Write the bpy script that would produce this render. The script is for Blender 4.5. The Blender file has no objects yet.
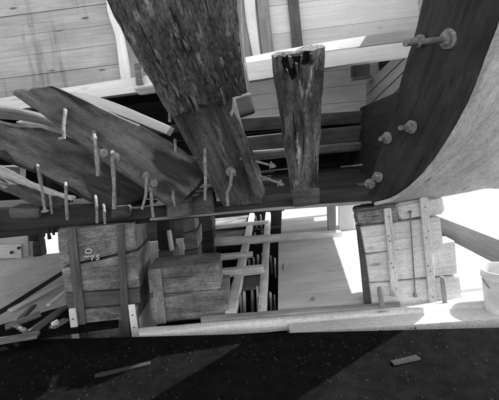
import bpy, bmesh, math, random
from mathutils import Vector, Matrix, noise
random.seed(7)
S = bpy.context.scene
COL = S.collection

# ------------------------------------------------------------------ camera
F = 378.0; CX, CY = 249.5, 168.0
PITCH, ROLL = math.radians(5.0), math.radians(6.0)
CAM = Vector((0, 0, 1.7))
fwd = Vector((0, math.cos(PITCH), -math.sin(PITCH)))
r0 = Vector((1, 0, 0)); u0 = Vector((0, math.sin(PITCH), math.cos(PITCH)))
rt = r0*math.cos(ROLL) - u0*math.sin(ROLL)
up = r0*math.sin(ROLL) + u0*math.cos(ROLL)
cd = bpy.data.cameras.new('camera'); cam = bpy.data.objects.new('camera', cd); COL.objects.link(cam)
cam.matrix_world = Matrix(((rt.x, up.x, -fwd.x, CAM.x), (rt.y, up.y, -fwd.y, CAM.y), (rt.z, up.z, -fwd.z, CAM.z), (0, 0, 0, 1)))
cd.sensor_width = 36; cd.lens = F/499*36; cd.shift_y = -32/499; cd.clip_start = .05; cd.clip_end = 900
S.camera = cam

def ray(x, y): return fwd + rt*((x-CX)/F) + up*((CY-y)/F)
def P(x, y, Y):                       # survey point at depth Y
    v = ray(x, y); return CAM + v*(Y/v.y)
def G(x, y, z=0.0):                   # survey point on a level plane
    v = ray(x, y); return CAM + v*((z-CAM.z)/v.z)
def V(p): return p if isinstance(p, Vector) else P(*p)

# ------------------------------------------------------------------ tags
def tag(o, label=None, cat=None, group=None, kind=None):
    if label: o['label'] = label
    if cat: o['category'] = cat
    if group: o['group'] = group
    if kind: o['kind'] = kind
    return o
def empty(name, loc, label, cat, group=None):
    o = bpy.data.objects.new(name, None); COL.objects.link(o); o.location = loc; o.empty_display_size = .1
    o.matrix_world = Matrix.Translation(loc)
    return tag(o, label, cat, group)
def link(name, me, M, mat, parent=None):
    o = bpy.data.objects.new(name, me); COL.objects.link(o); me.materials.append(mat)
    if parent is not None:
        o.parent = parent; o.matrix_parent_inverse = Matrix.Identity(4)
        pw = parent.matrix_world
        q = parent
        W = Matrix.Identity(4)
        W = WORLD[parent.name]
        o.matrix_basis = W.inverted() @ M
    else:
        o.matrix_basis = M
    WORLD[o.name] = M
    return o
WORLD = {}
def thing(name, loc, label, cat, group=None):
    o = empty(name, loc, label, cat, group); WORLD[o.name] = Matrix.Translation(loc); return o

# ------------------------------------------------------------------ shapes
def frame(o, x, zhint):
    x = x.normalized(); y = zhint.cross(x)
    if y.length < 1e-5: y = Vector((0, 1, 0)).cross(x)
    y.normalize(); z = x.cross(y)
    return Matrix(((x.x, y.x, z.x, o.x), (x.y, y.y, z.y, o.y), (x.z, y.z, z.z, o.z), (0, 0, 0, 1)))
def finish(bm, M, ang=38):
    bmesh.ops.recalc_face_normals(bm, faces=bm.faces[:])
    me = bpy.data.meshes.new('mesh'); bm.to_mesh(me); bm.free()
    me.transform(M.inverted())
    for p in me.polygons: p.use_smooth = True
    me.set_sharp_from_angle(angle=math.radians(ang))
    return me
def loft(name, st, back, mat, parent=None, n=24, m=6, k=4, rough=.004, r=.008, jag0=None, jag1=None, dent=None, grain=None, ax=(1.5, 9.), lathe=None):
    """a timber: stations (left, right) along its length, pushed back by a vector into a solid"""
    st = [(V(a), V(b)) for a, b in st]
    bk = back if isinstance(back, list) else [Vector(back)]*len(st)
    bk = [Vector(b) for b in bk]
    N = len(st)-1
    # arc-length parameter
    mid = [(a+b)/2 for a, b in st]; acc = [0.]
    for i in range(N): acc.append(acc[-1]+(mid[i+1]-mid[i]).length)
    tot = acc[-1]
    def cr(lst, i, f):
        p1, p2 = lst[i], lst[i+1]
        if N < 2: return p1.lerp(p2, f)
        p0 = lst[i-1] if i > 0 else p1*2-p2
        p3 = lst[i+2] if i+2 <= N else p2*2-p1
        return .5*((2*p1)+(p2-p0)*f+(2*p0-5*p1+4*p2-p3)*f*f+(3*p1-p0-3*p2+p3)*f**3)
    Ls = [a for a, b in st]; Rs = [b for a, b in st]
    def at(s, t, u):
        d = s*tot; i = 0
        while i < N-1 and d > acc[i+1]: i += 1
        f = (d-acc[i])/max(1e-6, acc[i+1]-acc[i])
        return cr(Ls, i, f).lerp(cr(Rs, i, f), t) + cr(bk, i, f)*u
    def tl(c): return [0.]+[j/c for j in range(1, c)]
    ring = [(t, 0.) for t in tl(m)] + [(1., u) for u in tl(k)] + [(1-t, 1.) for t in tl(m)] + [(0., 1-u) for u in tl(k)]
    corners = {0, m, m+k, 2*m+k}
    bm = bmesh.new(); rows = []
    for i in range(n+1):
        s = i/n; row = []
        cen = at(s, .5, .5)
        for j, (t, u) in enumerate(ring):
            ss = s
            if jag0: ss = max(ss, min(.9, jag0(t, u)))
            if jag1: ss = min(ss, max(.1, 1-jag1(t, u)))
            p = at(ss, t, u)
            if dent and u < .01: p = p + cr(bk, 0, 0).normalized()*dent(t, s)
            if j in corners: p = p + (cen-p).normalized()*r*1.3
            if i in (0, n): p = p + (cen-p).normalized()*r*.6
            row.append(bm.verts.new(p))
        rows.append(row)
    q = len(ring)
    for i in range(n):
        for j in range(q):
            bm.faces.new((rows[i][j], rows[i][(j+1) % q], rows[i+1][(j+1) % q], rows[i+1][j]))
    for row, s in ((rows[0], 0.), (rows[-1], 1.)):
        c = bm.verts.new(sum((v.co for v in row), Vector())/q)
        for j in range(q): bm.faces.new((row[j], row[(j+1) % q], c))
    bmesh.ops.recalc_face_normals(bm, faces=bm.faces[:])
    o = (mid[0]+mid[-1])/2
    gx = grain if grain is not None else (mid[-1]-mid[0])
    M = frame(o, gx, (st[0][1]-st[0][0]).cross(gx))
    if rough:
        bm.normal_update(); Mi = M.inverted(); off = Vector((random.random()*50, random.random()*50, random.random()*50))
        for v in bm.verts:
            p = Mi @ v.co + off
            a = noise.noise(Vector((p.x*ax[0], p.y*ax[1], p.z*ax[1])))
            b = noise.noise(Vector((p.x*ax[0]*4, p.y*ax[1]*3.2, p.z*ax[1]*3.2)))
            c = noise.noise(p*1.3)
            v.co += v.normal*rough*(.9*a+.5*b+.7*c)
    return link(name, finish(bm, M), M, mat, parent)
def block(name, c, depth, mat, parent=None, **kw):
    """front corners: top-left, top-right, bottom-right, bottom-left; pushed straight back"""
    a, b, d, e = c
    kw.setdefault('n', 14); kw.setdefault('m', 8); kw.setdefault('k', 8); kw.setdefault('rough', .004); kw.setdefault('r', .012)
    return loft(name, [(a, e), (b, d)], (0, depth, 0), mat, parent, **kw)
def tube_bm(bm, pts, rad, seg=10):
    pts = [Vector(p) for p in pts]; rings = []
    if not isinstance(rad, (list, tuple)): rad = [rad]*len(pts)
    for i, p in enumerate(pts):
        d = (pts[min(i+1, len(pts)-1)]-pts[max(i-1, 0)]).normalized()
        a = d.orthogonal().normalized() if i == 0 else (rings[-1][1]-d*rings[-1][1].dot(d)).normalized()
        b = d.cross(a)
        rings.append(([bm.verts.new(p+(a*math.cos(2*math.pi*j/seg)+b*math.sin(2*math.pi*j/seg))*rad[i]) for j in range(seg)], a))
    for i in range(len(pts)-1):
        A, B = rings[i][0], rings[i+1][0]
        for j in range(seg): bm.faces.new((A[j], A[(j+1) % seg], B[(j+1) % seg], B[j]))
    bm.faces.new(rings[0][0]); bm.faces.new(rings[-1][0])
def tube(name, pts, rad, mat, parent=None, seg=10):
    bm = bmesh.new(); tube_bm(bm, pts, rad, seg)
    p0, p1 = Vector(pts[0]), Vector(pts[-1])
    M = frame((p0+p1)/2, p1-p0, Vector((.3, .2, .9)))
    return link(name, finish(bm, M), M, mat, parent)
def boards(name, c, nb, mat, parent=None, thick=.03, gap=.006, along='x', wav=.003, splits=None):
    """a clad surface: corners tl, tr, br, bl; nb boards side by side, one mesh"""
    tl, tr, br, bl = [V(p) for p in c]
    if along == 'y': tl, tr, br, bl = bl, tl, tr, br
    nrm = (tr-tl).cross(bl-tl).normalized()
    if nrm.dot(CAM-tl) < 0: nrm = -nrm
    bm = bmesh.new(); H = ((bl-tl).length+(br-tr).length)/2
    for i in range(nb):
        a, b = i/nb+gap/H/2, (i+1)/nb-gap/H/2
        cuts = [0, 1]
        if splits: cuts = sorted([0]+[random.uniform(.15, .85) for _ in range(splits)]+[1])
        for s0, s1 in zip(cuts[:-1], cuts[1:]):
            w = random.uniform(-wav, wav); segs = 10
            rows = []
            for q in range(segs+1):
                f = s0+(s1-s0)*q/segs
                if q == 0 and s0 > 0: f += .002
                l, rr = tl.lerp(tr, f), bl.lerp(br, f)
                cup = noise.noise(Vector((f*3, i*7.1, 3)))*wav
                p = l.lerp(rr, a)+nrm*(w+cup); p2 = l.lerp(rr, b)+nrm*(w-cup*.5)
                rows.append([bm.verts.new(x) for x in (p, p2, p2-nrm*thick, p-nrm*thick)])
            for A, B in zip(rows[:-1], rows[1:]):
                for j in range(4): bm.faces.new((A[j], A[(j+1) % 4], B[(j+1) % 4], B[j]))
            bm.faces.new(rows[0]); bm.faces.new(rows[-1])
    M = frame((tl+br)/2, tr-tl, nrm)
    return link(name, finish(bm, M), M, mat, parent)

# ------------------------------------------------------------------ materials
def nodes(name):
    m = bpy.data.materials.new(name); m.use_nodes = True; nt = m.node_tree
    b = nt.nodes['Principled BSDF']; return m, nt, b
def g(v): return (v, v, v, 1)
def nz(nt, vec, scale, detail=4, rough=.55, mul=None):
    mp = nt.nodes.new('ShaderNodeMapping'); mp.inputs['Scale'].default_value = scale
    nt.links.new(vec, mp.inputs['Vector'])
    n = nt.nodes.new('ShaderNodeTexNoise'); n.inputs['Scale'].default_value = 1; n.inputs['Detail'].default_value = detail
    n.inputs['Roughness'].default_value = rough
    nt.links.new(mp.outputs[0], n.inputs['Vector']); return n.outputs['Fac']
def ramp(nt, fac, stops):
    r = nt.nodes.new('ShaderNodeValToRGB'); e = r.color_ramp.elements
    while len(e) < len(stops): e.new(.5)
    for x, (p, v) in zip(e, stops): x.position = p; x.color = g(v)
    nt.links.new(fac, r.inputs[0]); return r.outputs[0]
def mul(nt, a, b, fac=1., mode='MULTIPLY'):
    x = nt.nodes.new('ShaderNodeMix'); x.data_type = 'RGBA'; x.blend_type = mode
    for s, i in ((fac, 0), (a, 6), (b, 7)):
        if hasattr(s, 'is_linked'): nt.links.new(s, x.inputs[i])
        else: x.inputs[i].default_value = s
    return x.outputs[2]
def objvec(nt):
    tc = nt.nodes.new('ShaderNodeTexCoord'); oi = nt.nodes.new('ShaderNodeObjectInfo')
    gm = nt.nodes.new('ShaderNodeNewGeometry')
    mm = nt.nodes.new('ShaderNodeMath'); mm.operation = 'MULTIPLY_ADD'; mm.inputs[1].default_value = 37.
    nt.links.new(oi.outputs['Random'], mm.inputs[0])
    m2 = nt.nodes.new('ShaderNodeMath'); m2.operation = 'MULTIPLY'; m2.inputs[1].default_value = 19.
    nt.links.new(gm.outputs['Random Per Island'], m2.inputs[0]); nt.links.new(m2.outputs[0], mm.inputs[2])
    ad = nt.nodes.new('ShaderNodeVectorMath'); ad.operation = 'ADD'
    nt.links.new(tc.outputs['Object'], ad.inputs[0]); nt.links.new(mm.outputs[0], ad.inputs[1])
    return ad.outputs[0], gm.outputs['Random Per Island'], tc.outputs['Object']
def wood(name, lo, hi, streak=28., stain=.5, stain_scale=2.2, crack=.6, pale=0., pale_v=.5, knots=0., bump=.5, rough=.85, drip=0., island=.0, speck=.0, blot=0., saw=0.):
    m, nt, b = nodes(name); vec, isl, raw = objvec(nt)
    A = nz(nt, vec, (1.6, streak, streak), 7, .62)
    col = ramp(nt, A, [(.28, lo), (.72, hi)])
    B = nz(nt, vec, (stain_scale*.6, stain_scale, stain_scale), 6, .62)
    col = mul(nt, col, ramp(nt, B, [(.36, 1-stain), (.62, 1.1)]))
    if blot:
        K = nz(nt, vec, (1.5, 3.2, 3.2), 2, .4); col = mul(nt, col, ramp(nt, K, [(.40, 1-blot), (.445, 1.)]))
    if drip:
        D = nz(nt, raw, (2.6, .25, .25), 5, .65); col = mul(nt, col, ramp(nt, D, [(.38, 1-drip), (.47, 1.)]))
    C = nz(nt, vec, (.9, streak*2.4, streak*2.4), 3, .5)
    ck = ramp(nt, C, [(.30, 1-crack), (.36, 1.)])
    col = mul(nt, col, ck)
    if pale:
        E = nz(nt, vec, (3.2, 13, 13), 5, .6)
        col = mul(nt, ramp(nt, E, [(.60, 0.), (.70, pale)]), col, mode='MIX') if False else mul(nt, col, g(pale_v), ramp(nt, E, [(.58, 0.), (.72, pale)]), 'MIX')
    if knots:
        v = nt.nodes.new('ShaderNodeTexVoronoi'); v.inputs['Scale'].default_value = 1
        mp = nt.nodes.new('ShaderNodeMapping'); mp.inputs['Scale'].default_value = (1.6, 5.5, 5.5)
        nt.links.new(vec, mp.inputs[0]); nt.links.new(mp.outputs[0], v.inputs['Vector'])
        col = mul(nt, col, ramp(nt, v.outputs['Distance'], [(.05, 1-knots), (.13, 1.)]))
    if speck:
        H = nz(nt, vec, (26, 60, 60), 3, .7); col = mul(nt, col, ramp(nt, H, [(.36, 1-speck), (.55, 1.), ]))
    sw = nz(nt, vec, (75, 2., 2.), 2, .5)
    if saw: col = mul(nt, col, ramp(nt, sw, [(.35, 1-saw), (.6, 1.03)]))
    Dn = nz(nt, vec, (90, 260, 260), 2, .6)
    col = mul(nt, col, ramp(nt, Dn, [(.3, .82), (.7, 1.12)]))
    if island: col = mul(nt, col, ramp(nt, isl, [(0, 1-island), (1, 1+island*.4)]))
    nt.links.new(col, b.inputs['Base Color']); b.inputs['Roughness'].default_value = rough
    b.inputs['Specular IOR Level'].default_value = .25
    hsum = nt.nodes.new('ShaderNodeMath'); hsum.operation = 'MULTIPLY_ADD'; hsum.inputs[1].default_value = .6
    nt.links.new(A, hsum.inputs[0]); nt.links.new(ck, hsum.inputs[2])
    bp = nt.nodes.new('ShaderNodeBump'); bp.inputs['Strength'].default_value = bump; bp.inputs['Distance'].default_value = .006
    nt.links.new(hsum.outputs[0], bp.inputs['Height']); nt.links.new(bp.outputs[0], b.inputs['Normal'])
    return m
def rough_mat(name, lo, hi, scale=6., rough=.9, bump=.4, metal=0., dist=.004):
    m, nt, b = nodes(name); vec, isl, raw = objvec(nt)
    A = nz(nt, vec, (scale,)*3, 8, .65); Bn = nz(nt, vec, (scale*.17,)*3, 5, .6); C = nz(nt, vec, (scale*14,)*3, 2, .6)
    col = ramp(nt, A, [(.3, lo), (.7, hi)])
    col = mul(nt, col, ramp(nt, Bn, [(.35, .72), (.65, 1.1)])); col = mul(nt, col, ramp(nt, C, [(.3, .8), (.7, 1.12)]))
    nt.links.new(col, b.inputs['Base Color']); b.inputs['Roughness'].default_value = rough; b.inputs['Metallic'].default_value = metal
    b.inputs['Specular IOR Level'].default_value = .3
    bp = nt.nodes.new('ShaderNodeBump'); bp.inputs['Strength'].default_value = bump; bp.inputs['Distance'].default_value = dist
    nt.links.new(A, bp.inputs['Height']); nt.links.new(bp.outputs[0], b.inputs['Normal'])
    return m

M_rot   = wood('rotten_timber', .05, .19, 20, .6, 3.2, .85, pale=.85, pale_v=.5, bump=1., speck=.65)
M_old   = wood('old_timber', .05, .13, 26, .55, 2.6, .6, pale=.4, pale_v=.2, bump=.7, speck=.3)
M_post  = wood('weathered_post', .06, .24, 22, .7, 4.4, .8, pale=.95, pale_v=.6, bump=.9, speck=.5)
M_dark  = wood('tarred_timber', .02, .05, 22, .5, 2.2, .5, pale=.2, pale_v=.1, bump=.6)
M_black = wood('black_timber', .010, .028, 20, .5, 2.2, .5, bump=.5)  # near-black timber, mostly hull inside and board backings
M_block = wood('grey_block_timber', .19, .34, 24, .5, 5., .75, pale=.3, pale_v=.42, bump=.9, speck=.4, blot=.35, saw=.1)
M_blk2  = wood('pale_block_timber', .54, .70, 30, .16, 3., .35, bump=.5, knots=.5, speck=.2, saw=.06)
M_new   = wood('new_timber', .50, .66, 34, .14, 1.6, .3, bump=.3, knots=.4, island=.1)
M_white = wood('white_timber', .62, .78, 34, .12, 1.6, .25, bump=.25, knots=.2)
M_wall  = wood('stained_new_boards', .31, .44, 30, .2, 1.4, .3, bump=.3, knots=.75, drip=.38, island=.14)
M_panel = wood('clean_white_boards', .60, .74, 30, .1, 1.2, .2, bump=.2, knots=.3, island=.06)
M_recess= wood('grey_boards', .30, .42, 30, .2, 1.6, .3, bump=.3, island=.12)
M_batt  = wood('grey_batten', .20, .32, 30, .3, 3., .5, bump=.4)
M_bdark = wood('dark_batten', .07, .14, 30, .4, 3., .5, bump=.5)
M_hull  = wood('pale_hull_planking', .40, .54, 18, .18, 6., .15, knots=.8, bump=.45, speck=.3)
M_floor = wood('floor_boards', .51, .65, 30, .2, 1.2, .3, bump=.25, knots=.3, island=.08)
M_grid  = wood('grid_timber', .64, .80, 30, .3, 3., .3, bump=.3, knots=.4, saw=.1)
M_deb   = wood('debris_wood', .06, .22, 26, .5, 3., .5, bump=.6)
M_thick = wood('stained_thick_timber', .10, .22, 24, .45, 4., .5, pale=.3, pale_v=.3, bump=.6, speck=.25, blot=.72)
M_tim3 = wood('dark_stained_timber', .03, .085, 24, .6, 3., .6, pale=.3, pale_v=.13, bump=.7, speck=.3)
M_low   = wood('worn_wet_timber', .06, .15, 22, .5, 3.4, .7, pale=.7, pale_v=.32, bump=.8, speck=.4, blot=.35)
M_hollow  = rough_mat('black_rot_shade', .008, .03, 30, 1., .9)  # rotten hollow, its shade put into the black colour
M_hollow.node_tree.nodes['Principled BSDF'].inputs['Specular IOR Level'].default_value = .05
M_iron  = rough_mat('rusty_iron', .10, .26, 22, .8, .7, .15)
M_galv  = rough_mat('scaly_bolt_iron', .10, .36, 34, .85, .9, .1)
M_tar   = rough_mat('tarred_ground', .003, .008, 9, .9, .8, dist=.02)
M_tar.node_tree.nodes['Principled BSDF'].inputs['Specular IOR Level'].default_value = .03
M_grit  = rough_mat('cinder_grit', .004, .011, 40, .95, .3)
M_conc  = rough_mat('concrete', .5, .64, 3., .9, .4)
M_sand  = rough_mat('sandy_yard', .46, .58, 2., .95, .5, dist=.02)
M_blkpaint = rough_mat('black_paint', .012, .02, 8, .6, .2)
M_chalk = rough_mat('chalk', .55, .75, 60, .95, .3)
M_wpaint= rough_mat('white_paint', .68, .82, 12, .6, .15)

# ------------------------------------------------------------------ setting
def sheet(name, c, z, mat, n=1):
    bm = bmesh.new(); v = [bm.verts.new((x, y, z)) for x, y in c]; bm.faces.new(v)
    M = Matrix.Identity(4); me = finish(bm, M); o = link(name, me, M, mat); return tag(o, kind='structure')
sheet('ground', [(-300, -300), (300, -300), (300, 400), (-300, 400)], -.45, M_sand)
def slab(name, c, z, h, mat):
    bm = bmesh.new(); a = [bm.verts.new((x, y, z)) for x, y in c]; b = [bm.verts.new((x, y, z-h)) for x, y in c]
    bm.faces.new(a); bm.faces.new(b[::-1]); k = len(c)
    for i in range(k): bm.faces.new((a[i], a[(i+1) % k], b[(i+1) % k], b[i]))
    M = Matrix.Identity(4); return tag(link(name, finish(bm, M), M, mat), kind='structure')
e0 = G(-60, 342, -.02); e1 = G(560, 326, -.02)
slab('tarred_ground', [(-7, -4), (6, -4), (6, e1.y), (e1.x, e1.y), (e0.x, e0.y), (-7, e0.y)], -.02, .5, M_tar)
fl = G(-60, 258, 0)
slab('concrete_floor', [(-7, e0.y+.02), (-1.25, e0.y+.03), (-1.25, 6.5), (-7, 6.5)], 0, .44, M_conc)
ap0 = G(290, 330, -.015)
slab('timber_apron', [(ap0.x, ap0.y-.02), (3.2, e1.y+.12), (3.2, 3.62), (ap0.x, 3.62)], -.03, .3, M_conc)

# ------------------------------------------------------------------ hull: enclosure
hull = thing('ship_hull', Vector((-1, 5.3, 1.15)), 'dark gutted inside of the wooden hull behind the keel and frames', 'ship hull')
XH = 1.9
def q3(*a): return [Vector(p) for p in a]
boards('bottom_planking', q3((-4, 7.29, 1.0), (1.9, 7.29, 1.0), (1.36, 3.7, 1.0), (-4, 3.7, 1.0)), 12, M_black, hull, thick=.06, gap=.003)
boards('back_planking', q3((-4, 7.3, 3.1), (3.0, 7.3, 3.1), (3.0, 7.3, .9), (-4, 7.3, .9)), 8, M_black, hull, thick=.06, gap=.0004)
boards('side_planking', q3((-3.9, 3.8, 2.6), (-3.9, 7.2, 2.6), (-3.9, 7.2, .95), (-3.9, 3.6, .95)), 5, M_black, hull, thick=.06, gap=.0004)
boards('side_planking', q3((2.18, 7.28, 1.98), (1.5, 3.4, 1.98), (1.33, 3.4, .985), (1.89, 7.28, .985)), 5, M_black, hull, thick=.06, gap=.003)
boards('upper_side_sun_screen', q3((2.85, 7.0, 3.9), (2.35, 3.3, 3.9), (2.35, 3.3, 1.9), (2.85, 7.0, 1.9)), 9, M_hull, hull, thick=.06, gap=.003)  # unseen stretch of hull side, added to keep sun out of the interior
boards('deck_planking', q3((-4, 5.3, 2.42), (-.35, 5.3, 2.53), (-.35, 7.22, 2.55), (-4, 7.22, 2.44)), 8, M_dark, hull, thick=.05)

# walls of boards above
w1 = thing('plank_wall', P(60, 95, 5.9), 'stained wall of wide pale planks with dark drip marks at upper left', 'plank wall')
boards('planking', [(-80, -58, 5.9), (200, -93, 5.9), (215, 72, 5.9), (-70, 108, 5.9)], 8, M_wall, w1, gap=.006, wav=.006)
boards('backing', [(-80, -58, 5.97), (200, -93, 5.97), (215, 72, 5.97), (-70, 108, 5.97)], 1, M_black, w1, thick=.02)
tag(loft('white_batten', [((104, -20, 5.8), (111, -21, 5.8)), ((107, 12, 5.8), (113, 12, 5.8)), ((115, 38, 5.8), (124, 36, 5.8)), ((120, 80, 5.8), (131, 78, 5.8))], (0, .05, 0), M_white, w1, n=16, m=3, k=2, rough=.006))
loft('side_plank', [((113, 12, 5.83), (128, 10, 5.83)), ((131, 82, 5.83), (143, 80, 5.83))], (0, .04, 0), M_batt, w1, n=8, m=3, k=2)
w2 = thing('panel_wall', P(330, 60, 5.6), 'clean white boarded wall with upright battens at the top right', 'plank wall')
boards('planking', [(215, -75, 5.6), (450, -103, 5.6), (450, 40, 5.6), (215, 70, 5.6)], 5, M_panel, w2, gap=.005)
boards('backing', [(215, -75, 5.67), (450, -103, 5.67), (450, 40, 5.67), (215, 70, 5.67)], 1, M_black, w2, thick=.02)
loft('white_batten', [((242, -20, 5.5), (254, -22, 5.5)), ((246, 20, 5.5), (257, 20, 5.5)), ((255, 64, 5.5), (262, 63, 5.5))], (0, .05, 0), M_white, w2, n=12, m=3, k=2, rough=.008)
loft('batten', [((254, -20, 5.52), (266, -21, 5.52)), ((263, 64, 5.52), (275, 62, 5.52))], (0, .04, 0), M_batt, w2, n=8, m=3, k=2)
loft('batten', [((286, -20, 5.52), (297, -21, 5.52)), ((293, 58, 5.52), (304, 56, 5.52))], (0, .05, 0), M_bdark, w2, n=8, m=3, k=2)
loft('batten', [((236, -20, 5.53), (243, -21, 5.53)), ((246, 66, 5.53), (252, 65, 5.53))], (0, .03, 0), M_batt, w2, n=8, m=3, k=2)

# long white beam
tag(loft('white_beam', [((-60, 107, 5.05), (-60, 121, 5.05)), ((140, 76, 5.05), (140, 92, 5.05)), ((243, 63, 5.05), (243, 82, 5.05)), ((325, 52, 5.05), (325, 68, 5.05)), ((425, 39, 5.05), (425, 53, 5.05))],
     (0, .22, .0), M_white, n=30, m=3, k=3, rough=.004, r=.005), 'long new white beam crossing behind the dark timbers', 'beam')
tag(loft('ledge_board', [((240, 58, 5.3), (240, 64, 5.1)), ((325, 42, 5.3), (325, 51, 5.1)), ((425, 27, 5.3), (425, 38, 5.1))],
     (0, .02, -.03), M_recess, n=16, m=3, k=2, rough=.003, r=.003), 'grey ledge board lying on the white beam below the clean boarded wall', 'board')
tag(loft('brace_plank', [((70, 91, 4.7), (70, 100, 4.7)), ((103, 98, 4.6), (103, 109, 4.6)), ((171, 126, 4.35), (166, 134, 4.35))], (.02, .12, -.03), M_new, n=14, m=3, k=3, rough=.004, r=.005),
    'pale plank slanting down right from the white beam behind the thick rounded timber', 'plank')
tag(loft('cleat_board', [((133, 88, 4.95), (140, 95, 4.95)), ((175, 80, 4.95), (175, 90, 4.95))], (0, .08, 0), M_batt, n=8, m=3, k=3), 'short grey board fixed under the white beam left of the rotten frame', 'board')
tag(block('stub_post', [(134, 62, 4.98), (141, 61, 4.98), (143, 84, 4.98), (136, 85, 4.98)], .05, M_deb), 'little dark stub standing on the white beam beside the rotten frame', 'post')
tag(loft('grey_plank', [((-30, 102, 4.2), (-30, 118, 4.2)), ((30, 112, 4.2), (28, 122, 4.2)), ((70, 126, 4.2), (66, 132, 4.2))], (0, .1, .02), M_deb, n=12, m=4, k=3),
    'grey plank behind the thick timber at the left edge', 'plank')
tag(loft('white_plank', [((16, 121, 4.5), (16, 123, 4.5)), ((42, 117, 4.5), (42, 127, 4.5)), ((80, 122, 4.5), (80, 134, 4.5))], (0, .1, -.02), M_new, n=12, m=4, k=3),
    'white plank showing as a small triangle under the thick timber at left', 'plank')

# recess behind the white beam
rec = thing('recess_wall', P(315, 118, 6.9), 'grey boarded wall in the recess under the white beam', 'plank wall')
boards('planking', [(215, 70, 6.9), (440, 40, 6.9), (440, 112, 6.9), (215, 128, 6.9)], 4, M_white, rec, gap=.006)
boards('backing', [(215, 66, 6.97), (450, 40, 6.97), (450, 112, 6.97), (215, 128, 6.97)], 1, M_black, rec, thick=.02)
loft('edge_trim', [((200, 124, 6.8), (200, 131, 6.8)), ((322, 115, 6.8), (322, 121, 6.8)), ((440, 102, 6.8), (440, 110, 6.8))], (0, .08, 0), M_white, rec, n=10, m=3, k=3)
lou = thing('slanting_planks', Vector((XH-.15, 6, 2.0)), 'row of receding pale planks with dark gaps beside the dark curved hull side', 'planks')
for i in range(6):
    x0, y0 = 366, 84+12.5*i
    loft('slat', [((x0, y0, 6.9), (x0, y0+11.2, 6.9)), ((x0+46, y0-45, 5.45), (x0+46, y0-33.8, 5.45))], (.04, .02, 0), M_recess, lou, n=14, m=4, k=2, rough=.003, r=.003)
boards('backing', [Vector((2.5, 7.25, 2.8)), Vector((2.5, 5.3, 2.62)), Vector((2.5, 5.3, 1.9)), Vector((2.5, 7.25, 1.9))], 1, M_black, lou, thick=.02)
fr = thing('open_box', P(361, 78, 6.6), 'small dark open wooden box fixed high in the recess', 'box')
block('back_board', [(355, 62, 6.75), (370, 60, 6.75), (370, 76, 6.75), (355, 78, 6.75)], .03, M_batt, fr)
block('bottom_board', [(353, 77, 6.6), (372, 75, 6.6), (372, 78, 6.6), (353, 80, 6.6)], .15, M_batt, fr)
block('side_board', [(353, 61, 6.6), (356, 61, 6.6), (356, 77, 6.6), (353, 77, 6.6)], .14, M_bdark, fr)
def ibeam(tl, tr, br, bl, Y, mat, lab, d=.2, rough=.008):
    tag(loft('cross_timber', [((tl[0], tl[1], Y), (bl[0], bl[1], Y)), ((tr[0], tr[1], Y), (br[0], br[1], Y))], (0, d, 0), mat, n=24, m=5, k=4, rough=rough, r=.01), lab, 'timber', 'cross timbers inside the hull')
ibeam((205, 120), (400, 108), (400, 121), (205, 134), 6.5, M_bdark, 'uppermost dark cross timber just under the recess wall')
ibeam((205, 141), (400, 121), (400, 142), (205, 160), 6.3, M_bdark, 'middle dark cross timber inside the hull behind the weathered post')
ibeam((205, 155), (400, 139), (400, 147), (205, 166), 6.0, M_deb, 'lowest greyish cross timber inside the hull crossing behind the weathered post', .15)
ibeam((125, 128), (205, 122), (205, 130), (125, 138), 5.4, M_dark, 'dark cross timber showing between the pale plank and the rotten frame')
tag(loft('strut', [((150, 138, 4.7), (146, 143, 4.7)), ((212, 166, 4.5), (208, 171, 4.5))], (0, .08, 0), M_bdark, n=10, m=3, k=3), 'thin dark strut slanting behind the rotten frame above the thick timber', 'strut')
tag(block('hanging_block', [(220, 101, 4.6), (250, 92, 4.6), (255, 112, 4.6), (226, 122, 4.6)], .3, M_bdark), 'dark block jammed behind the rotten frame beneath the white beam', 'block')
tag(block('floor_block', [(262, 182, 5.0), (282, 180, 5.0), (284, 206, 5.0), (264, 208, 5.0)], .3, M_dark), 'dark block inside the hull right of the two long pointing bolts', 'block')
tag(block('corner_block', [(360, 186, 4.2), (372, 184, 4.2), (374, 204, 4.2), (362, 206, 4.2)], .2, M_bdark), 'little block on the keel at the foot of the dark curved hull side', 'block')

# ------------------------------------------------------------------ keel
keel = thing('keel_timber', P(190, 225, 3.6), 'long dark keel timber lying across the tops of the block stacks', 'keel')
loft('keel', [((-60, 208, 3.75), (-60, 240, 3.75)), ((60, 206, 3.65), (60, 227.5, 3.65)), ((140, 207, 3.58), (140, 220.5, 3.58)), ((195, 208, 3.55), (195, 216, 3.55)), ((270, 203, 3.5), (270, 210.5, 3.5)), ((400, 193, 3.4), (400, 202, 3.4))],
     (0, .5, .0), M_dark, keel, n=80, m=8, k=6, rough=.014, r=.012)
loft('worn_edge', [((150, 218.5, 3.52), (150, 221, 3.52)), ((200, 214.2, 3.5), (200, 217, 3.5)), ((270, 208, 3.46), (270, 211, 3.46)), ((372, 201, 3.37), (372, 204, 3.37))], (0, .04, 0), M_batt, keel, n=50, m=3, k=2, rough=.005, r=.004)

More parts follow.
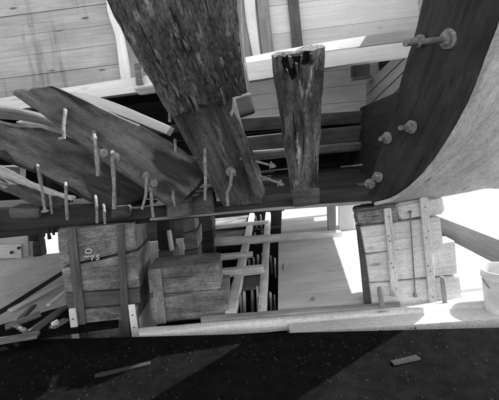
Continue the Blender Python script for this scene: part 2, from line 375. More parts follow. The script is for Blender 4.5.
# ------------------------------------------------------------------ iron
def rod(parent, pts, rad, name='drift_bolt', head=None, tip=True, mat=None, mat2=None):
    """pts: survey points of an iron rod, given with depths"""
    w0 = [V(p) for p in pts]; w = []; rr = []
    for a, b_ in zip(w0[:-1], w0[1:]):
        for q in range(5): w.append(a.lerp(b_, q/5))
    w.append(w0[-1])
    ph = random.uniform(0, 50)
    for q, p in enumerate(w):
        f = q/(len(w)-1)
        p += Vector((noise.noise(Vector((f*3, ph, 0))), noise.noise(Vector((f*3, ph, 9))), 0))*.003
        rr.append(rad*.8*(1.08-.2*f+.28*noise.noise(Vector((f*7, ph, 4)))))
    rad = rr
    o = tube(name, w, rad if isinstance(rad, list) else rad, mat or M_galv, parent, seg=10)
    return o
def collar(parent, c, axis, rad, h, name='washer', seg=16, mat=None):
    c = V(c); a = axis.normalized()
    a = (a+Vector((random.uniform(-.18, .18), random.uniform(-.18, .18), random.uniform(-.18, .18)))).normalized() if h > .009 and name != 'nail' else a
    rad = rad*.85
    rr = [rad*.8, rad, rad*.97, rad*.74]
    o = tube(name, [c-a*h*.5, c-a*h*.28, c+a*h*.2, c+a*h*.5], rr, mat or M_galv, parent, seg=seg)
    if seg > 8 and rad > .03 and h > .0201:
        ph = random.uniform(0, 40)
        for v in o.data.vertices:
            v.co *= 1+.20*noise.noise(v.co.normalized()*1.6+Vector((ph, 0, 0)))
    return o

# ------------------------------------------------------------------ frames
# rotten frame
def gouge(t, s):
    q = t*9+s*1.5
    a = noise.noise(Vector((s*3, q, 1.7))); b_ = noise.noise(Vector((s*6, t*24, 6.1)))
    e_ = noise.noise(Vector((s*2.2, t*34+s*3, 9.4)))
    return .05*max(0, a-.18)+.03*max(0, b_-.15)+.014*max(0, noise.noise(Vector((s*13, t*44, 3.3))))+.03*max(0, .07-abs(e_))/.07*max(0, noise.noise(Vector((s*3, t*3, 5)))+.15)
f1 = thing('rotten_frame', P(240, 208, 3.6), 'rotten splintered frame timber, widest of the dark timbers, standing on the keel at upper centre', 'frame timber')
def jg(a, sc, seed, hi=.06):
    return lambda t, u: a*max(0, noise.noise(Vector((t*sc, u*2.5, seed)))+.45)+hi*0
loft('lower_timber', [((157, 92, 2.9), (227, 84, 2.9)), ((187, 148, 3.2), (241, 140, 3.2)), ((222, 206, 3.55), (262, 200, 3.55)), ((225, 212, 3.57), (264, 206, 3.57))], (.03, .32, .1), M_low, f1, n=90, m=40, k=8, rough=.009, r=.012, ax=(1.2, 12.), dent=lambda t, s: .03*max(0, .06-abs(noise.noise(Vector((s*1.6, t*9, 4)))))/.06*max(0, noise.noise(Vector((s*3, t*3, 1)))+.2))
loft('upper_slab', [((86, -45, 2.2), (238, -50, 2.2)), ((106, 6, 2.35), (237, 6, 2.35)), ((132, 52, 2.6), (241, 50, 2.55)), ((170, 118, 2.9), (247, 94, 2.8))], (.03, .3, .12), M_rot, f1, n=140, m=80, k=10, rough=.016, r=.03,
     jag1=lambda t, u: .03*max(0, noise.noise(Vector((t*4, u*2, 4.2)))+.3)+.03*max(0, noise.noise(Vector((t*13, u, 1)))), ax=(1.5, 13.), dent=gouge)
loft('split_strip', [((216, 101, 2.95), (224, 101, 2.95)), ((228, 125, 3.05), (240, 130, 3.05)), ((244, 165, 3.25), (256, 166, 3.25)), ((254, 198, 3.4), (264, 196, 3.4))], (.02, .1, .02), M_post, f1, n=40, m=6, k=4, rough=.012, r=.008)
random.seed(5)
for i in range(24):                                       # upstanding splinters along the grain
    t = random.uniform(.12, .9); s = random.uniform(.15, .9)
    x0 = (106+(170-106)*s)*(1-t)+(237+(247-237)*s)*t; y0 = 6+(118-6)*s*(1-t)+(94-6)*s*t
    Yd = 2.35+(.52*(1-t)+.45*t)*s-.02; L = random.uniform(6, 26)
    dx, dy = (.5*(1-t)+.12*t), .87
    loft('splinter', [((x0, y0, Yd), (x0+1.2, y0-.4, Yd)), ((x0+dx*L*.5-.3, y0+dy*L*.5, Yd+.02), (x0+dx*L*.5+2.2, y0+dy*L*.5, Yd+.02)), ((x0+dx*L, y0+dy*L, Yd+.10), (x0+dx*L+.8, y0+dy*L, Yd+.10))],
         (.01, .05, .01), M_post, f1, n=8, m=2, k=2, rough=.004, r=.002)
rod(f1, [(205, 144, 3.3), (205, 150, 3.2), (205.5, 175, 3.16), (205, 200, 3.16)], .019)
collar(f1, (205, 148, 3.25), Vector((0, 1, .2)), .036, .02)
rod(f1, [(231, 160, 3.4), (232, 172, 3.3), (230, 186, 3.27), (227, 193, 3.27), (228, 206, 3.27)], .02)
collar(f1, (231, 172, 3.32), Vector((.2, 1, .3)), .058, .02)
for p in ([(240, 158.5, 3.3), (258, 162, 3.25), (276, 166.5, 3.2)], [(252, 173, 3.35), (268, 179, 3.3), (284, 185, 3.25)]):
    b = rod(f1, p, .014); ax = V(p[2])-V(p[1])
    collar(b, V(p[1]).lerp(V(p[2]), .72), ax, .042, .014); collar(b, V(p[1]).lerp(V(p[2]), .82), ax, .027, .03, 'nut', 6)
rod(f1, [(170, 106, 3.05), (170, 122, 3.02)], .017)

# thick rounded timber at left
f2 = thing('thick_timber', P(180, 215, 3.6), 'thick brownish grey timber with rounded end slanting from the left edge down to the keel', 'frame timber')
loft('timber', [((53, 85, 2.75), (9, 91, 2.75)), ((80, 97, 2.85), (38, 112, 2.82)), ((112, 112, 2.98), (68, 136, 2.94)), ((150, 130, 3.15), (108, 165, 3.1)), ((182, 149, 3.3), (142, 187, 3.28)), ((209, 172, 3.45), (174, 211, 3.42))],
     (-.03, .32, -.07), M_thick, f2, n=90, m=22, k=10, rough=.010, r=.010, jag0=lambda t, u: .02*max(0, noise.noise(Vector((t*6, u*3, 2)))))
for pts, hh in (([(65, 107, 2.9), (65, 112, 2.8), (63.5, 128, 2.78), (64, 138, 2.78), (59, 139, 2.78)], None), ([(94, 132, 3.0), (95, 140, 2.9), (97, 158, 2.88), (98, 176, 2.88)], 1), ([(112, 152, 3.05), (112.5, 160, 2.96), (114, 185, 2.94), (114, 209, 2.94)], 1),
               ([(146, 170, 3.3), (146.5, 178, 3.16), (146, 194, 3.14), (142, 209, 3.14)], None), ([(150, 184, 3.3), (151, 192, 3.18), (152, 205, 3.16), (153, 217, 3.16)], None), ([(173, 190, 3.4), (173, 196, 3.34), (175, 207, 3.32)], None), ([(175, 140, 3.3), (175.5, 151, 3.18)], None)):
    rod(f2, pts, .017 if hh is None else .02)
collar(f2, (115, 158, 2.99), Vector((.1, 1, -.2)), .055, .02); collar(f2, (104, 153, 2.97), Vector((.1, 1, -.2)), .04, .02); collar(f2, (94, 138, 2.97), Vector((.1, 1, -.2)), .032, .02)
collar(f2, (146, 176, 3.2), Vector((.1, 1, -.2)), .04, .02); collar(f2, (154, 183, 3.23), Vector((.1, 1, -.2)), .04, .02)

f3 = thing('dark_timber', P(120, 212, 3.7), 'dark timber lying beneath the thick rounded timber at left, shaggy along its lower edge', 'frame timber')
loft('timber', [((-50, 106, 2.85), (-50, 140, 2.85)), ((8, 121, 3.05), (8, 163, 3.05)), ((68, 131, 3.32), (60, 187, 3.3)), ((165, 186, 3.7), (112, 214, 3.62))], (-.03, .32, -.04), M_tim3, f3, n=60, m=14, k=8, rough=.018, r=.04)
for pts in ([(37, 162, 3.3), (38, 168, 3.12), (42, 190, 3.08), (45, 210, 3.08)], [(65, 180, 3.4), (66, 188, 3.24), (66.5, 205, 3.22), (67.5, 220, 3.22)], [(95, 192, 3.55), (96, 200, 3.42), (97, 212, 3.4), (97, 223, 3.4)], [(103, 202, 3.6), (104, 208, 3.46), (105, 224, 3.44)]):
    rod(f3, pts, .017)
collar(f3, (45, 211, 3.08), Vector((0, 0, 1)), .035, .02, 'bolt_head')

f4 = thing('split_timber', P(40, 205, 3.7), 'low split timber with a pale raw upper edge at the far left above the keel', 'frame timber')
loft('timber', [((-40, 158, 3.3), (-40, 172, 3.3)), ((8, 180, 3.4), (8, 193, 3.4)), ((40, 194, 3.5), (38, 206, 3.5)), ((66, 202, 3.6), (64, 212, 3.6))], (0, .25, .02), M_old, f4, n=60, m=12, k=8, rough=.03, r=.02, ax=(3, 12), jag1=lambda t, u: .1*max(0, noise.noise(Vector((t*5, u*3, 7)))+.2))
rod(f4, [(50, 196, 3.55), (51, 203, 3.46), (52, 214, 3.45)], .016)
tag(loft('leaning_board', [((-5, 166, 3.6), (-5, 184, 3.6)), ((20, 166, 3.6), (20, 188, 3.6))], (0, .1, 0), M_bdark, n=10, m=6, k=4, rough=.01), 'short grey board end sticking out above the split timber at far left', 'board')
for i, (c, lab) in enumerate(((((9, 207, 3.5), (38, 207, 3.5), (38, 218, 3.5), (9, 219, 3.5)), 'rough dark offcut on the keel below the split timber'),
              (((109, 208, 3.45), (126, 207, 3.45), (127, 218, 3.45), (110, 219, 3.45)), 'crumbling block on the keel under the longest hanging bolt'),
              (((165, 203, 3.4), (189, 200, 3.4), (190, 217, 3.4), (166, 219, 3.4)), 'rounded stump of wood on the keel under the end of the thick timber'),
              (((189, 203, 3.5), (212, 190, 3.5), (214, 214, 3.5), (191, 217, 3.5)), 'wedge shaped chock on the keel left of the rotten frame'))):
    tag(block('wood_chock', c, .2, M_old if i else M_bdark, rough=.02, r=.03), lab, 'chock', 'chocks on the keel')

# weathered post with a rotten hollow top
f5 = thing('weathered_post', P(307, 206, 3.5), 'weathered upright post with a rotten hollow top in front of the white beam', 'post')
def top5(t, u):
    return max(0, .012+.02*noise.noise(Vector((t*5, u*1.5, 8.3)))+.03*(1-t)+.05*math.exp(-((t-.36)/.16)**4)*(1-u*.7))
def pocket(t, s):
    w_ = .5+.8*noise.noise(Vector((t*7, s*30, 2.2)))
    a = .13*math.exp(-((t-.30)/.11)**2-((s-.085)/.05)**2)+.10*math.exp(-((t-.62)/.08)**2-((s-.07)/.035)**2)
    b_ = .05*math.exp(-((t-.42+.1*math.sin(s*9))/.05)**2)*max(0, math.sin((s-.25)*5.))
    return a*(.7+w_*.6)+b_*(.6+w_*.5)
loft('post', [((274, 50, 2.85), (326, 43, 2.85)), ((278, 85, 2.98), (325, 80, 2.98)), ((287, 150, 3.25), (320, 147, 3.25)), ((293, 192, 3.42), (317.5, 190, 3.42)), ((295, 207.5, 3.48), (318, 205, 3.48))],
     (.0, .26, .08), M_post, f5, n=130, m=40, k=10, rough=.016, r=.016, jag0=top5, dent=pocket)
loft('rot_shade_core', [((284, 57, 2.87), (309, 54, 2.87)), ((283, 63, 2.895), (310, 60, 2.895)), ((287, 71, 2.935), (304, 68, 2.935)), ((290, 79, 2.975), (297, 78, 2.975))], (0, .2, .06), M_hollow, f5, n=36, m=26, k=4, rough=.022, r=.02, ax=(5., 24.))  # rotten core, coloured black for the shade inside the hollow
for a, b_, w_ in (((289, 57), (291, 67), 3), ((301, 56), (299, 70), 2.4), ((310, 54), (311, 64), 3.4), ((286, 70), (290, 80), 1.8), ((296, 64), (297, 74), 2)):
    loft('splinter', [((a[0], a[1], 2.82), (a[0]+w_, a[1]-.5, 2.82)), ((b_[0], b_[1], 2.9), (b_[0]+w_*.6, b_[1], 2.9))], (0, .05, .02), M_post, f5, n=8, m=3, k=3, rough=.012, r=.004, ax=(8, 20))
block('foot_block', [(292, 190, 3.4), (320, 188, 3.4), (319.5, 205, 3.42), (294, 207.5, 3.42)], .06, M_old, f5, rough=.012)

# curved hull side at right
f6 = thing('curved_hull_side', P(375, 203, 3.45), 'massive curved slab of hull side at right, dark bolted inner face and pale outer planking', 'hull side')
st = [((368, 193, 3.5), (373, 202, 3.42), (379, 203, 3.55)), ((368.5, 185, 3.42), (392, 196.5, 3.3), (409, 198.5, 3.5)), ((376, 160, 3.3), (416, 179, 3.05), (440, 195, 3.45)),
      ((385, 132, 3.2), (441, 148, 2.8), (478, 188.5, 3.4)), ((396, 97, 3.05), (465, 105, 2.55), (505, 184, 3.35)), ((406, 60, 2.9), (484, 60, 2.32), (528, 150, 3.25)),
      ((413, 37, 2.82), (495, 29, 2.18), (545, 110, 3.15)), ((421, 2, 2.7), (508, -12, 2.05), (560, 60, 3.05)), ((430, -45, 2.55), (524, -70, 1.9), (575, -10, 2.95))]
L = [V(a) for a, b_, c in st]; Mm = [V(b_) for a, b_, c in st]; R = [V(c) for a, b_, c in st]
th = .035
loft('inner_timber', list(zip(L, Mm)), [(R[i]-Mm[i])*.96 for i in range(9)], M_dark, f6, n=70, m=18, k=16, rough=.007, r=.006)
# outer planking, a skin just outside
out = [((Mm[i]-L[i]).normalized()*th) for i in range(9)]
pl = loft('outer_planking', [(Mm[i]+out[i]*.12, R[i]+out[i]*.12) for i in range(9)], [out[i] for i in range(9)], M_hull, f6, n=70, m=26, k=2, rough=.006, r=.004)
def t6bolt(x, y, Y, tx, ty, tY, rad=.03, mid=None):
    b_ = tube('bolt', [P(x+2, y, Y+.06), P(x, y, Y), P(tx, ty, tY)], .02, M_iron, f6, seg=10)
    ax = P(tx, ty, tY)-P(x, y, Y)
    collar(b_, P(x, y, Y), ax, rad*1.7, .026, 'washer', 12); collar(b_, P(x, y, Y)+ax.normalized()*.025, ax, rad*1.2, .04, 'nut', 6)
    return b_
sc_bvh = None
bpy.context.view_layer.update()
dg = bpy.context.evaluated_depsgraph_get()
def hit(x, y):
    v = ray(x, y).normalized(); ok, loc, nn, i, o, mt = S.ray_cast(dg, CAM, v)
    return loc.y if ok else 3.
for (x, y, tx, ty, rd) in ((448, 39, 420, 42, .05), (411, 127, 400, 128, .04), (387, 138, 380, 139, .036), (378, 177, 373, 178, .034), (370, 184, 366, 184, .034)):
    Yh = hit(x, y); t6bolt(x, y, Yh-.01, tx, ty, Yh-.06, rd)
yb = hit(421, 40)
b2 = tube('bolt', [P(427, 40, yb+.05), P(418, 41, yb-.03), P(405, 43, yb-.06)], .026, M_galv, f6)
collar(b2, P(419, 41, yb-.03), P(405, 43, yb-.06)-P(419, 41, yb-.03), .055, .03, 'washer', 14); collar(b2, P(415, 41.5, yb-.04), P(405, 43, yb-.06)-P(419, 41, yb-.03), .038, .04, 'nut', 6)
tag(tube('loose_bolt', [P(341, 167, 5.2), P(352, 166, 5.0), P(363, 165, 4.9)], [.012, .012, .02], M_iron), 'lone small bolt poking out in the dark hull interior right of the weathered post', 'bolt')

# ------------------------------------------------------------------ left stack
gl = 'blocks of the left stack'
def blk(c, d, mat, lab, grp, par=None, **kw):
    return tag(block('timber_block', c, d, mat, par, **kw), lab, 'timber block', grp)
YL = 3.62
def ql(x0, y0, x1, y1, x2, y2, x3, y3, Y=YL): return [(x0, y0, Y), (x1, y1, Y), (x2, y2, Y), (x3, y3, Y)]
top = thing('timber_block', P(98, 265, YL), 'topmost grey block of the left stack, with chalk marks', 'timber block', gl)
block('block', ql(56.5, 229, 133, 222, 136, 251, 60, 267.5), .45, M_block, top, rough=.006)
def chalk(pts, nm='chalk_mark'):
    return tube(nm, [P(x, y, YL-.009) for x, y in pts], .006, M_chalk, top, seg=6)
chalk([(91, 249.5), (88, 249), (85.5, 250.5), (85.5, 252.5), (88, 253.5), (91, 252.5), (92, 250.5), (90.5, 249)])
chalk([(84, 257.5), (86, 256), (87.5, 257), (89, 256)])
chalk([(90, 256.5), (94.5, 255.8), (92.8, 258), (91.8, 260.2)])
chalk([(99.5, 255), (96.8, 255.6), (96.4, 257.2), (98.2, 257), (99, 258.3), (97.6, 259.6), (96, 259.4)])
blk(ql(61, 268, 137, 252, 139.5, 289, 65, 294), .48, M_block, 'second block from the top of the left stack, with a dark gash', gl, rough=.006)
blk(ql(65, 294.5, 139, 289.5, 140.5, 305, 67.5, 310), .4, M_bdark, 'thin dark third block of the left stack', gl, rough=.006)
blk(ql(68, 310.5, 137, 305.5, 140, 343, 72, 349), .47, M_block, 'bottom block of the left stack behind two white marker boards', gl, rough=.006)
tag(block('upright_batten', [(66.5, 230, YL-.03), (75, 229, YL-.03), (88, 347, YL-.03), (78.5, 348, YL-.03)], .028, M_bdark, n=10, m=6, k=3, grain=P(88, 347, YL)-P(75, 229, YL)), 'left dark batten nailed up the front of the left stack', 'batten', 'battens on the stacks')
tag(block('upright_batten', [(117, 226, YL-.03), (123, 225, YL-.03), (130.5, 345, YL-.03), (122, 346, YL-.03)], .028, M_bdark, n=10, m=6, k=3, grain=P(130, 345, YL)-P(123, 225, YL)), 'right dark batten nailed up the front of the left stack', 'batten', 'battens on the stacks')
for (c, lab) in ((((68.5, 309, YL-.07), (75, 308.5, YL-.07), (80, 349, YL-.07), (73, 350, YL-.07)), 'left white marker board against the foot of the left stack'), (((128, 305, YL-.07), (134.5, 304.5, YL-.07), (140, 345, YL-.07), (133, 346, YL-.07)), 'right white marker board against the foot of the left stack')):
    mk = thing('marker_board', V(c[3]), lab, 'marker board', 'white marker boards')
    block('board', c, .02, M_wpaint, mk, rough=.001, r=.003, n=4, m=3, k=2)
    for f in (.25, .55, .85):
        p = V(c[0]).lerp(V(c[3]), f).lerp(V(c[1]).lerp(V(c[2]), f), .5); collar(mk, p+Vector((0, -.002, 0)), Vector((0, 1, 0)), .008, .008, 'nail', 8, M_blkpaint)

# ------------------------------------------------------------------ low stack
gm = 'blocks of the low stack'
blk([(147, 269.5, 3.62), (218.5, 264, 3.62), (220.5, 292, 3.62), (150.5, 297, 3.62)], .42, M_block, 'upper block of the low stack right of the tall left stack', gm, rough=.006, r=.016)
blk([(150.5, 297.8, 3.58), (228, 291, 3.58), (228, 319, 3.58), (153, 324.5, 3.58)], .5, M_block, 'lower, longer block of the low stack right of the tall left stack', gm, rough=.006, r=.016)
tag(block('upright_batten', [(151, 270, 3.55), (160.5, 269, 3.55), (166, 324, 3.55), (156, 325, 3.55)], .028, M_block, n=10, m=6, k=3, grain=Vector((0, 0, 1))), 'grey batten nailed across both blocks of the low stack', 'batten', 'battens on the stacks')

# ------------------------------------------------------------------ receding blocks behind
gb = 'blocks receding under the hull'
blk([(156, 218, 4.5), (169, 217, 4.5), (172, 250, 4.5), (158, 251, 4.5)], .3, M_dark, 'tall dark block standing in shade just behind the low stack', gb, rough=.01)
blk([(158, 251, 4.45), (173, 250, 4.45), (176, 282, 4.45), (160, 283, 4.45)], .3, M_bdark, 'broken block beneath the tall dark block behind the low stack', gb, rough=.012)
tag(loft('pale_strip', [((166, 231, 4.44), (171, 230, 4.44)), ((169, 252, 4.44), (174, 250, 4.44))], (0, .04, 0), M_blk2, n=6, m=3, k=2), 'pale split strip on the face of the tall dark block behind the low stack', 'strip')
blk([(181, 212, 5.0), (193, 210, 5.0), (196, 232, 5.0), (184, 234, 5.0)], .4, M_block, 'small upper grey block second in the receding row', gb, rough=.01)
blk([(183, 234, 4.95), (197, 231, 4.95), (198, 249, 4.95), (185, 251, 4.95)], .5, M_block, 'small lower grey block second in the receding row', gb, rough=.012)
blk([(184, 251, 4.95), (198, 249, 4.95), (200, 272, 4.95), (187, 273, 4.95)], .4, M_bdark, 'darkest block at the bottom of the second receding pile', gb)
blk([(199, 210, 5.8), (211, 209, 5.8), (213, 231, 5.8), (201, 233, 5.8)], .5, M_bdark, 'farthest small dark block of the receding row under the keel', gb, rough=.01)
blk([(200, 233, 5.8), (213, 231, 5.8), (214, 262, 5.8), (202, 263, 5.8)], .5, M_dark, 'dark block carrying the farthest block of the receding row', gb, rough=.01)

dk = [P(125, 190, 8.3), P(281.5, 180, 8.3)]  # added boards, their dark colour stands in for shade in the gaps
tag(boards('shade_boarding', [dk[0], dk[1], Vector((dk[1].x, 8.3, -.44)), Vector((dk[0].x, 8.3, -.44))], 6, M_dark, thick=.04, gap=.004), 'added dark boarding standing in for shade behind the receding blocks and the floor grid', 'boarding')
# ------------------------------------------------------------------ floor grid
grid = thing('floor_grid', G(245, 290, -.1), 'open grid of pale floor joists over a dark pit between the stacks', 'floor grid')
def rail(a0, a1, b0, b1, z=0., h=.1, mat=None, nm='rail'):
    return loft(nm, [(G(a0[0], a0[1], z), G(a1[0], a1[1], z)), (G(b0[0], b0[1], z), G(b1[0], b1[1], z))], (0, 0, -h), mat or M_grid, grid, n=20, m=3, k=3, rough=.004, r=.005)
rail((224, 313), (235.5, 312), (249.5, 213), (254.5, 213), z=.012)
rail((257, 311), (266.5, 310), (265.5, 212), (270.5, 212), z=.006)
def bar(x0, y0, h0, x1, y1, h1, z=-.02, d=.1, mat=None, nm='crossbar'):
    A = G(x0, y0+h0, z-.0); B = G(x1, y1+h1, z-.0)
    return loft(nm, [((x0, y0, A.y), (x0, y0+h0, A.y)), ((x1, y1, B.y), (x1, y1+h1, B.y))], (0, d, 0), mat or M_grid, grid, n=14, m=3, k=3, rough=.004, r=.005)
bar(210, 226, 4.5, 268, 221, 3.5)
bar(196, 241, 7, 342, 232, 6, d=.14)
bar(176, 259, 6, 253, 253, 5)
bar(196, 273, 8, 264, 266.5, 8)
bar(212, 211.5, 3, 282, 207.5, 3, mat=M_batt)
for c in (((212, 217), (249, 213.5), (246, 221.5), (213, 226)), ((213, 231), (245, 228.5), (241, 237), (212, 240.5)), ((203, 279), (231, 276), (226, 291), (212, 292))):
    A = [G(x, y, -.06) for x, y in c]
    loft('board', [(A[0], A[3]), (A[1], A[2])], (0, 0, -.03), M_block, grid, n=8, m=4, k=2)
loft('panel', [(G(240, 277, -.16), G(238, 289, -.16)), (G(260, 275, -.16), G(259, 288, -.16))], (0, 0, -.03), M_recess, grid, n=6, m=4, k=2)
# pegs standing in the pit
pegs = [(255.5, 216, 222, 1.6), (260.5, 215, 221, 1.6), (255, 233, 238.5, 2), (262, 231, 238, 2.2), (253.5, 258, 268, 2.2), (258, 255, 267, 2.6), (262, 253, 265, 2.), (249, 260, 268, 2.), (244, 292, 309, 3.4), (252, 291, 308, 3.2), (257.2, 287, 308, 2.2), (240.5, 295, 309, 2.4), (271, 256, 268, 2.2), (275, 258, 272, 2), (270.5, 293, 306, 2.4), (274.5, 296, 307, 2.)]
for i, (x, y0, y1, w) in enumerate(pegs):
    Y = G(x, y1, -.12).y
    b0 = P(x+.6, y1+5, Y)
    tag(loft('wooden_peg', [((x-w/2, y0, Y), (x+w/2, y0+.4, Y)), ((x-w/2+.8, y1+6, Y), (x+w/2+.8, y1+6, Y))], (0, .04, 0), M_recess if i % 3 else M_block, n=6, m=3, k=3, rough=.004, r=.004),
        'short upright wooden peg standing in the dark pit of the floor grid', 'peg', 'pegs in the pit under the floor grid')
# pit lining (dark earth)
slab('pit_bed', [(-1.24, 3.5), (.34, 3.5), (.6, 9), (-1.24, 9)], -.36, .08, M_tar)

# floor panel
fp = thing('floor_panel', G(320, 270, -.05), 'pale boarded floor with a bright sun patch left of the right stack', 'floor')
A = [G(278, 309, 0), G(278.5, 236.5, 0), G(560, 212, 0), G(560, 292, 0)]
boards('near_boards', [A[1], Vector((2.6, A[1].y, 0)), Vector((2.6, A[0].y, 0)), A[0]], 9, M_floor, fp, thick=.1, gap=.004, wav=.001)
Bq = [G(281, 231.5, 0), G(282, 211, 0)]
boards('far_boards', [Bq[1], Vector((1.42, Bq[1].y, 0)), Vector((1.42, Bq[0].y, 0)), Bq[0]], 5, M_floor, fp, thick=.1, gap=.004, wav=.001)
collar(fp, G(313, 299, .01), Vector((0, 0, 1)), .022, .03, 'floor_stud', 12, M_galv)
loft('hinge_bar', [(G(282.5, 262, .008), G(284.5, 262, .008)), (G(282.5, 271, .008), G(284.5, 271, .008))], (0, 0, -.02), M_batt, fp, n=3, m=2, k=2)
tag(loft('divider_post', [((327.5, 203, 6.2), (336, 202, 6.2)), ((328.5, 238, 6.2), (337, 237, 6.2))], (0, .1, 0), M_recess, n=8, m=3, k=3), 'upright pale post at the far side of the boarded floor', 'post')
tag(loft('standing_panel', [((338.5, 203, 6.0), (366, 200, 6.0)), ((338.5, 237.5, 6.0), (368, 234, 6.0))], (0, .04, 0), M_floor, n=8, m=6, k=2), 'pale panel standing upright behind the right stack', 'panel')
# sills in front
tag(loft('sill_beam', [(G(200, 315, .02), G(201, 320, .02)), (G(300, 307.5, .02), G(300, 311.5, .02)), (G(400, 300.5, .02), G(400, 304.5, .02))], (0, -.01, -.12), M_batt, n=24, m=3, k=4, rough=.005, r=.006), 'narrow grey sill along the front of the floor grid', 'sill')
tag(loft('front_beam', [(G(138, 327, .0), G(139, 333, .0)), (G(300, 314, .0), G(300, 319, .0)), (G(500, 298, .0), G(500, 303, .0))], (0, -.01, -.1), M_blk2, n=30, m=4, k=4, rough=.006, r=.008), 'long worn beam running in front of the low stack and the right stack', 'beam')

# ------------------------------------------------------------------ right stack
gr = 'blocks of the right stack'
YR = 3.42
def qr(*a): return ql(*a, Y=YR)
blk(qr(357, 209.5, 396, 204.5, 400, 221.5, 360, 226), .2, M_block, 'dark rough crumbling block at the top left corner of the right stack', gr, rough=.02, r=.03)
blk(qr(396.5, 204.5, 444, 195.5, 446, 214, 400, 221.5), .2, M_blk2, 'pale rounded block at the top right of the right stack', gr, rough=.012, r=.04)
blk(qr(361, 227.5, 440, 216.5, 443.5, 245, 366, 254), .2, M_blk2, 'pale second block of the right stack, narrower than the two below', gr, rough=.003, r=.006)
blk(qr(366, 254.8, 455, 241, 457.5, 275, 370, 283), .2, M_blk2, 'pale third block of the right stack sticking out to the right', gr, rough=.003, r=.006)
blk(qr(370, 283.8, 459, 276, 463.5, 306, 374, 314), .2, M_blk2, 'pale bottom block of the right stack on the long worn beam', gr, rough=.003, r=.006)
def bat(a, b, c, d, lab, mat=M_blk2, t=.026):
    tag(block('upright_batten', [(*a, YR-.028), (*b, YR-.028), (*c, YR-.028), (*d, YR-.028)], t, mat, n=10, m=6, k=3, grain=V((*d, YR))-V((*a, YR))), lab, 'batten', 'battens on the stacks')
bat((384, 209), (391.5, 208), (399, 296), (392, 297), 'left pale batten on the right stack beside the twisted rod')
bat((420, 198), (428, 197), (437.5, 306), (430, 307), 'long pale batten down the right stack, right of the twisted rod')
# twisted rod
bm = bmesh.new(); pp = []
for i in range(240):
    f = i/239; c = P(410+5.2*f, 212+83*f, YR-.02); a = f*150
    pp.append(c+Vector((math.cos(a)*.0022, 0, math.sin(a)*.0015)))
tw = thing('twisted_rod', P(415, 296, YR-.02), 'thin twisted iron rod hanging down the face of the right stack', 'rod')
tube('rod', pp, .006, M_iron, tw, seg=7)
collar(tw, P(410, 212, YR-.02), Vector((0, 1, 0)), .02, .02, 'eye', 10, M_iron); collar(tw, P(415, 295.5, YR-.02), Vector((0, 1, 0)), .022, .02, 'eye', 10, M_iron)
tag(block('side_shade_plank', [(357.5, 226, 3.46), (362.5, 226, 3.46), (372, 314, 3.46), (366.5, 314, 3.46)], .05, M_bdark, rough=.004, r=.005), 'added dark plank standing in for shade on the left side of the right stack', 'plank')  # added plank, dark colour in place of shade on the block sides
for a, b_, lab in (((380, 289), (384, 317), 'left short stake at the foot of the right stack'), ((443.5, 278), (447, 310), 'right short stake at the foot of the right stack')):
    tag(loft('stake', [((a[0]-2, a[1], YR-.1), (a[0]+2.5, a[1]-.5, YR-.1)), ((b_[0]-2, b_[1], YR-.1), (b_[0]+2.5, b_[1]-.5, YR-.1))], (0, .05, 0), M_batt, n=8, m=3, k=3), lab, 'stake', 'stakes at the right stack')

for o in [o for o in COL.objects if o.name.startswith('upright_batten')]:
    M = o.matrix_basis.copy(); vs = [M @ v.co for v in o.data.vertices]
    zt, zb = max(v.z for v in vs), min(v.z for v in vs)
    ct = sum((v for v in vs if v.z > zt-.06), Vector())/max(1, len([v for v in vs if v.z > zt-.06])); cb = sum((v for v in vs if v.z < zb+.06), Vector())/max(1, len([v for v in vs if v.z < zb+.06]))
    fy = min(v.y for v in vs)
    for f in (.08, .3, .36, .62, .67, .92):
        p = ct.lerp(cb, f); p.y = fy-.001; p.x += random.uniform(-.018, .018)
        collar(o, p, Vector((0, 1, 0)), .0075, .009, 'nail', 8, M_iron)

# ------------------------------------------------------------------ far right
tag(loft('ramp_board', [(P(430, 213, 5.6), P(430, 240, 5.6)), (P(492, 237, 4.6), P(492, 273, 4.6)), (P(560, 264, 4.0), P(560, 305, 4.0))], (0, .06, 0), M_recess, n=16, m=6, k=2, rough=.004, r=.004), 'wide grey board slanting down to the right behind the right stack', 'board')
tag(loft('edge_plank', [((450, 246, 4.9), (450, 249, 4.9)), ((492, 281, 4.4), (492, 287, 4.4)), ((520, 303, 4.1), (520, 310, 4.1))], (0, .06, 0), M_blk2, n=10, m=3, k=2), 'thin plank edge slanting below the wide grey board', 'plank')
tag(loft('low_rail', [((460, 299.5, 3.75), (460, 304, 3.75)), ((520, 294, 3.75), (520, 299, 3.75))], (0, .06, 0), M_blk2, n=10, m=3, k=3), 'low pale rail behind the long worn beam at far right', 'rail')
# bucket
bk = thing('white_bucket', P(494, 330, 3.15), 'white bucket at the right edge in front of the wide slanting board', 'bucket')
bc = P(504, 268, 3.15); bb = P(504, 331, 3.15)
bm = bmesh.new(); seg = 32
ax = Vector((0, 0, 1)); H = bc.z-bb.z; prof = [(.0, .0), (.125, .0), (.13, .02), (.15, H*.86), (.158, H*.87), (.158, H*.91), (.153, H*.92), (.156, H*.99), (.16, H), (.152, H), (.148, H*.95), (.125, .03), (0, .03)]
rings = []
for (r_, z_) in prof:
    rings.append([bm.verts.new((bb.x+r_*math.cos(2*math.pi*j/seg), bb.y+r_*math.sin(2*math.pi*j/seg), bb.z+z_)) for j in range(seg)] if r_ > 0 else [bm.verts.new((bb.x, bb.y, bb.z+z_))])
for A_, B_ in zip(rings[:-1], rings[1:]):
    for j in range(seg):
        if len(A_) == 1: bm.faces.new((A_[0], B_[j], B_[(j+1) % seg]))
        elif len(B_) == 1: bm.faces.new((A_[j], A_[(j+1) % seg], B_[0]))
        else: bm.faces.new((A_[j], A_[(j+1) % seg], B_[(j+1) % seg], B_[j]))
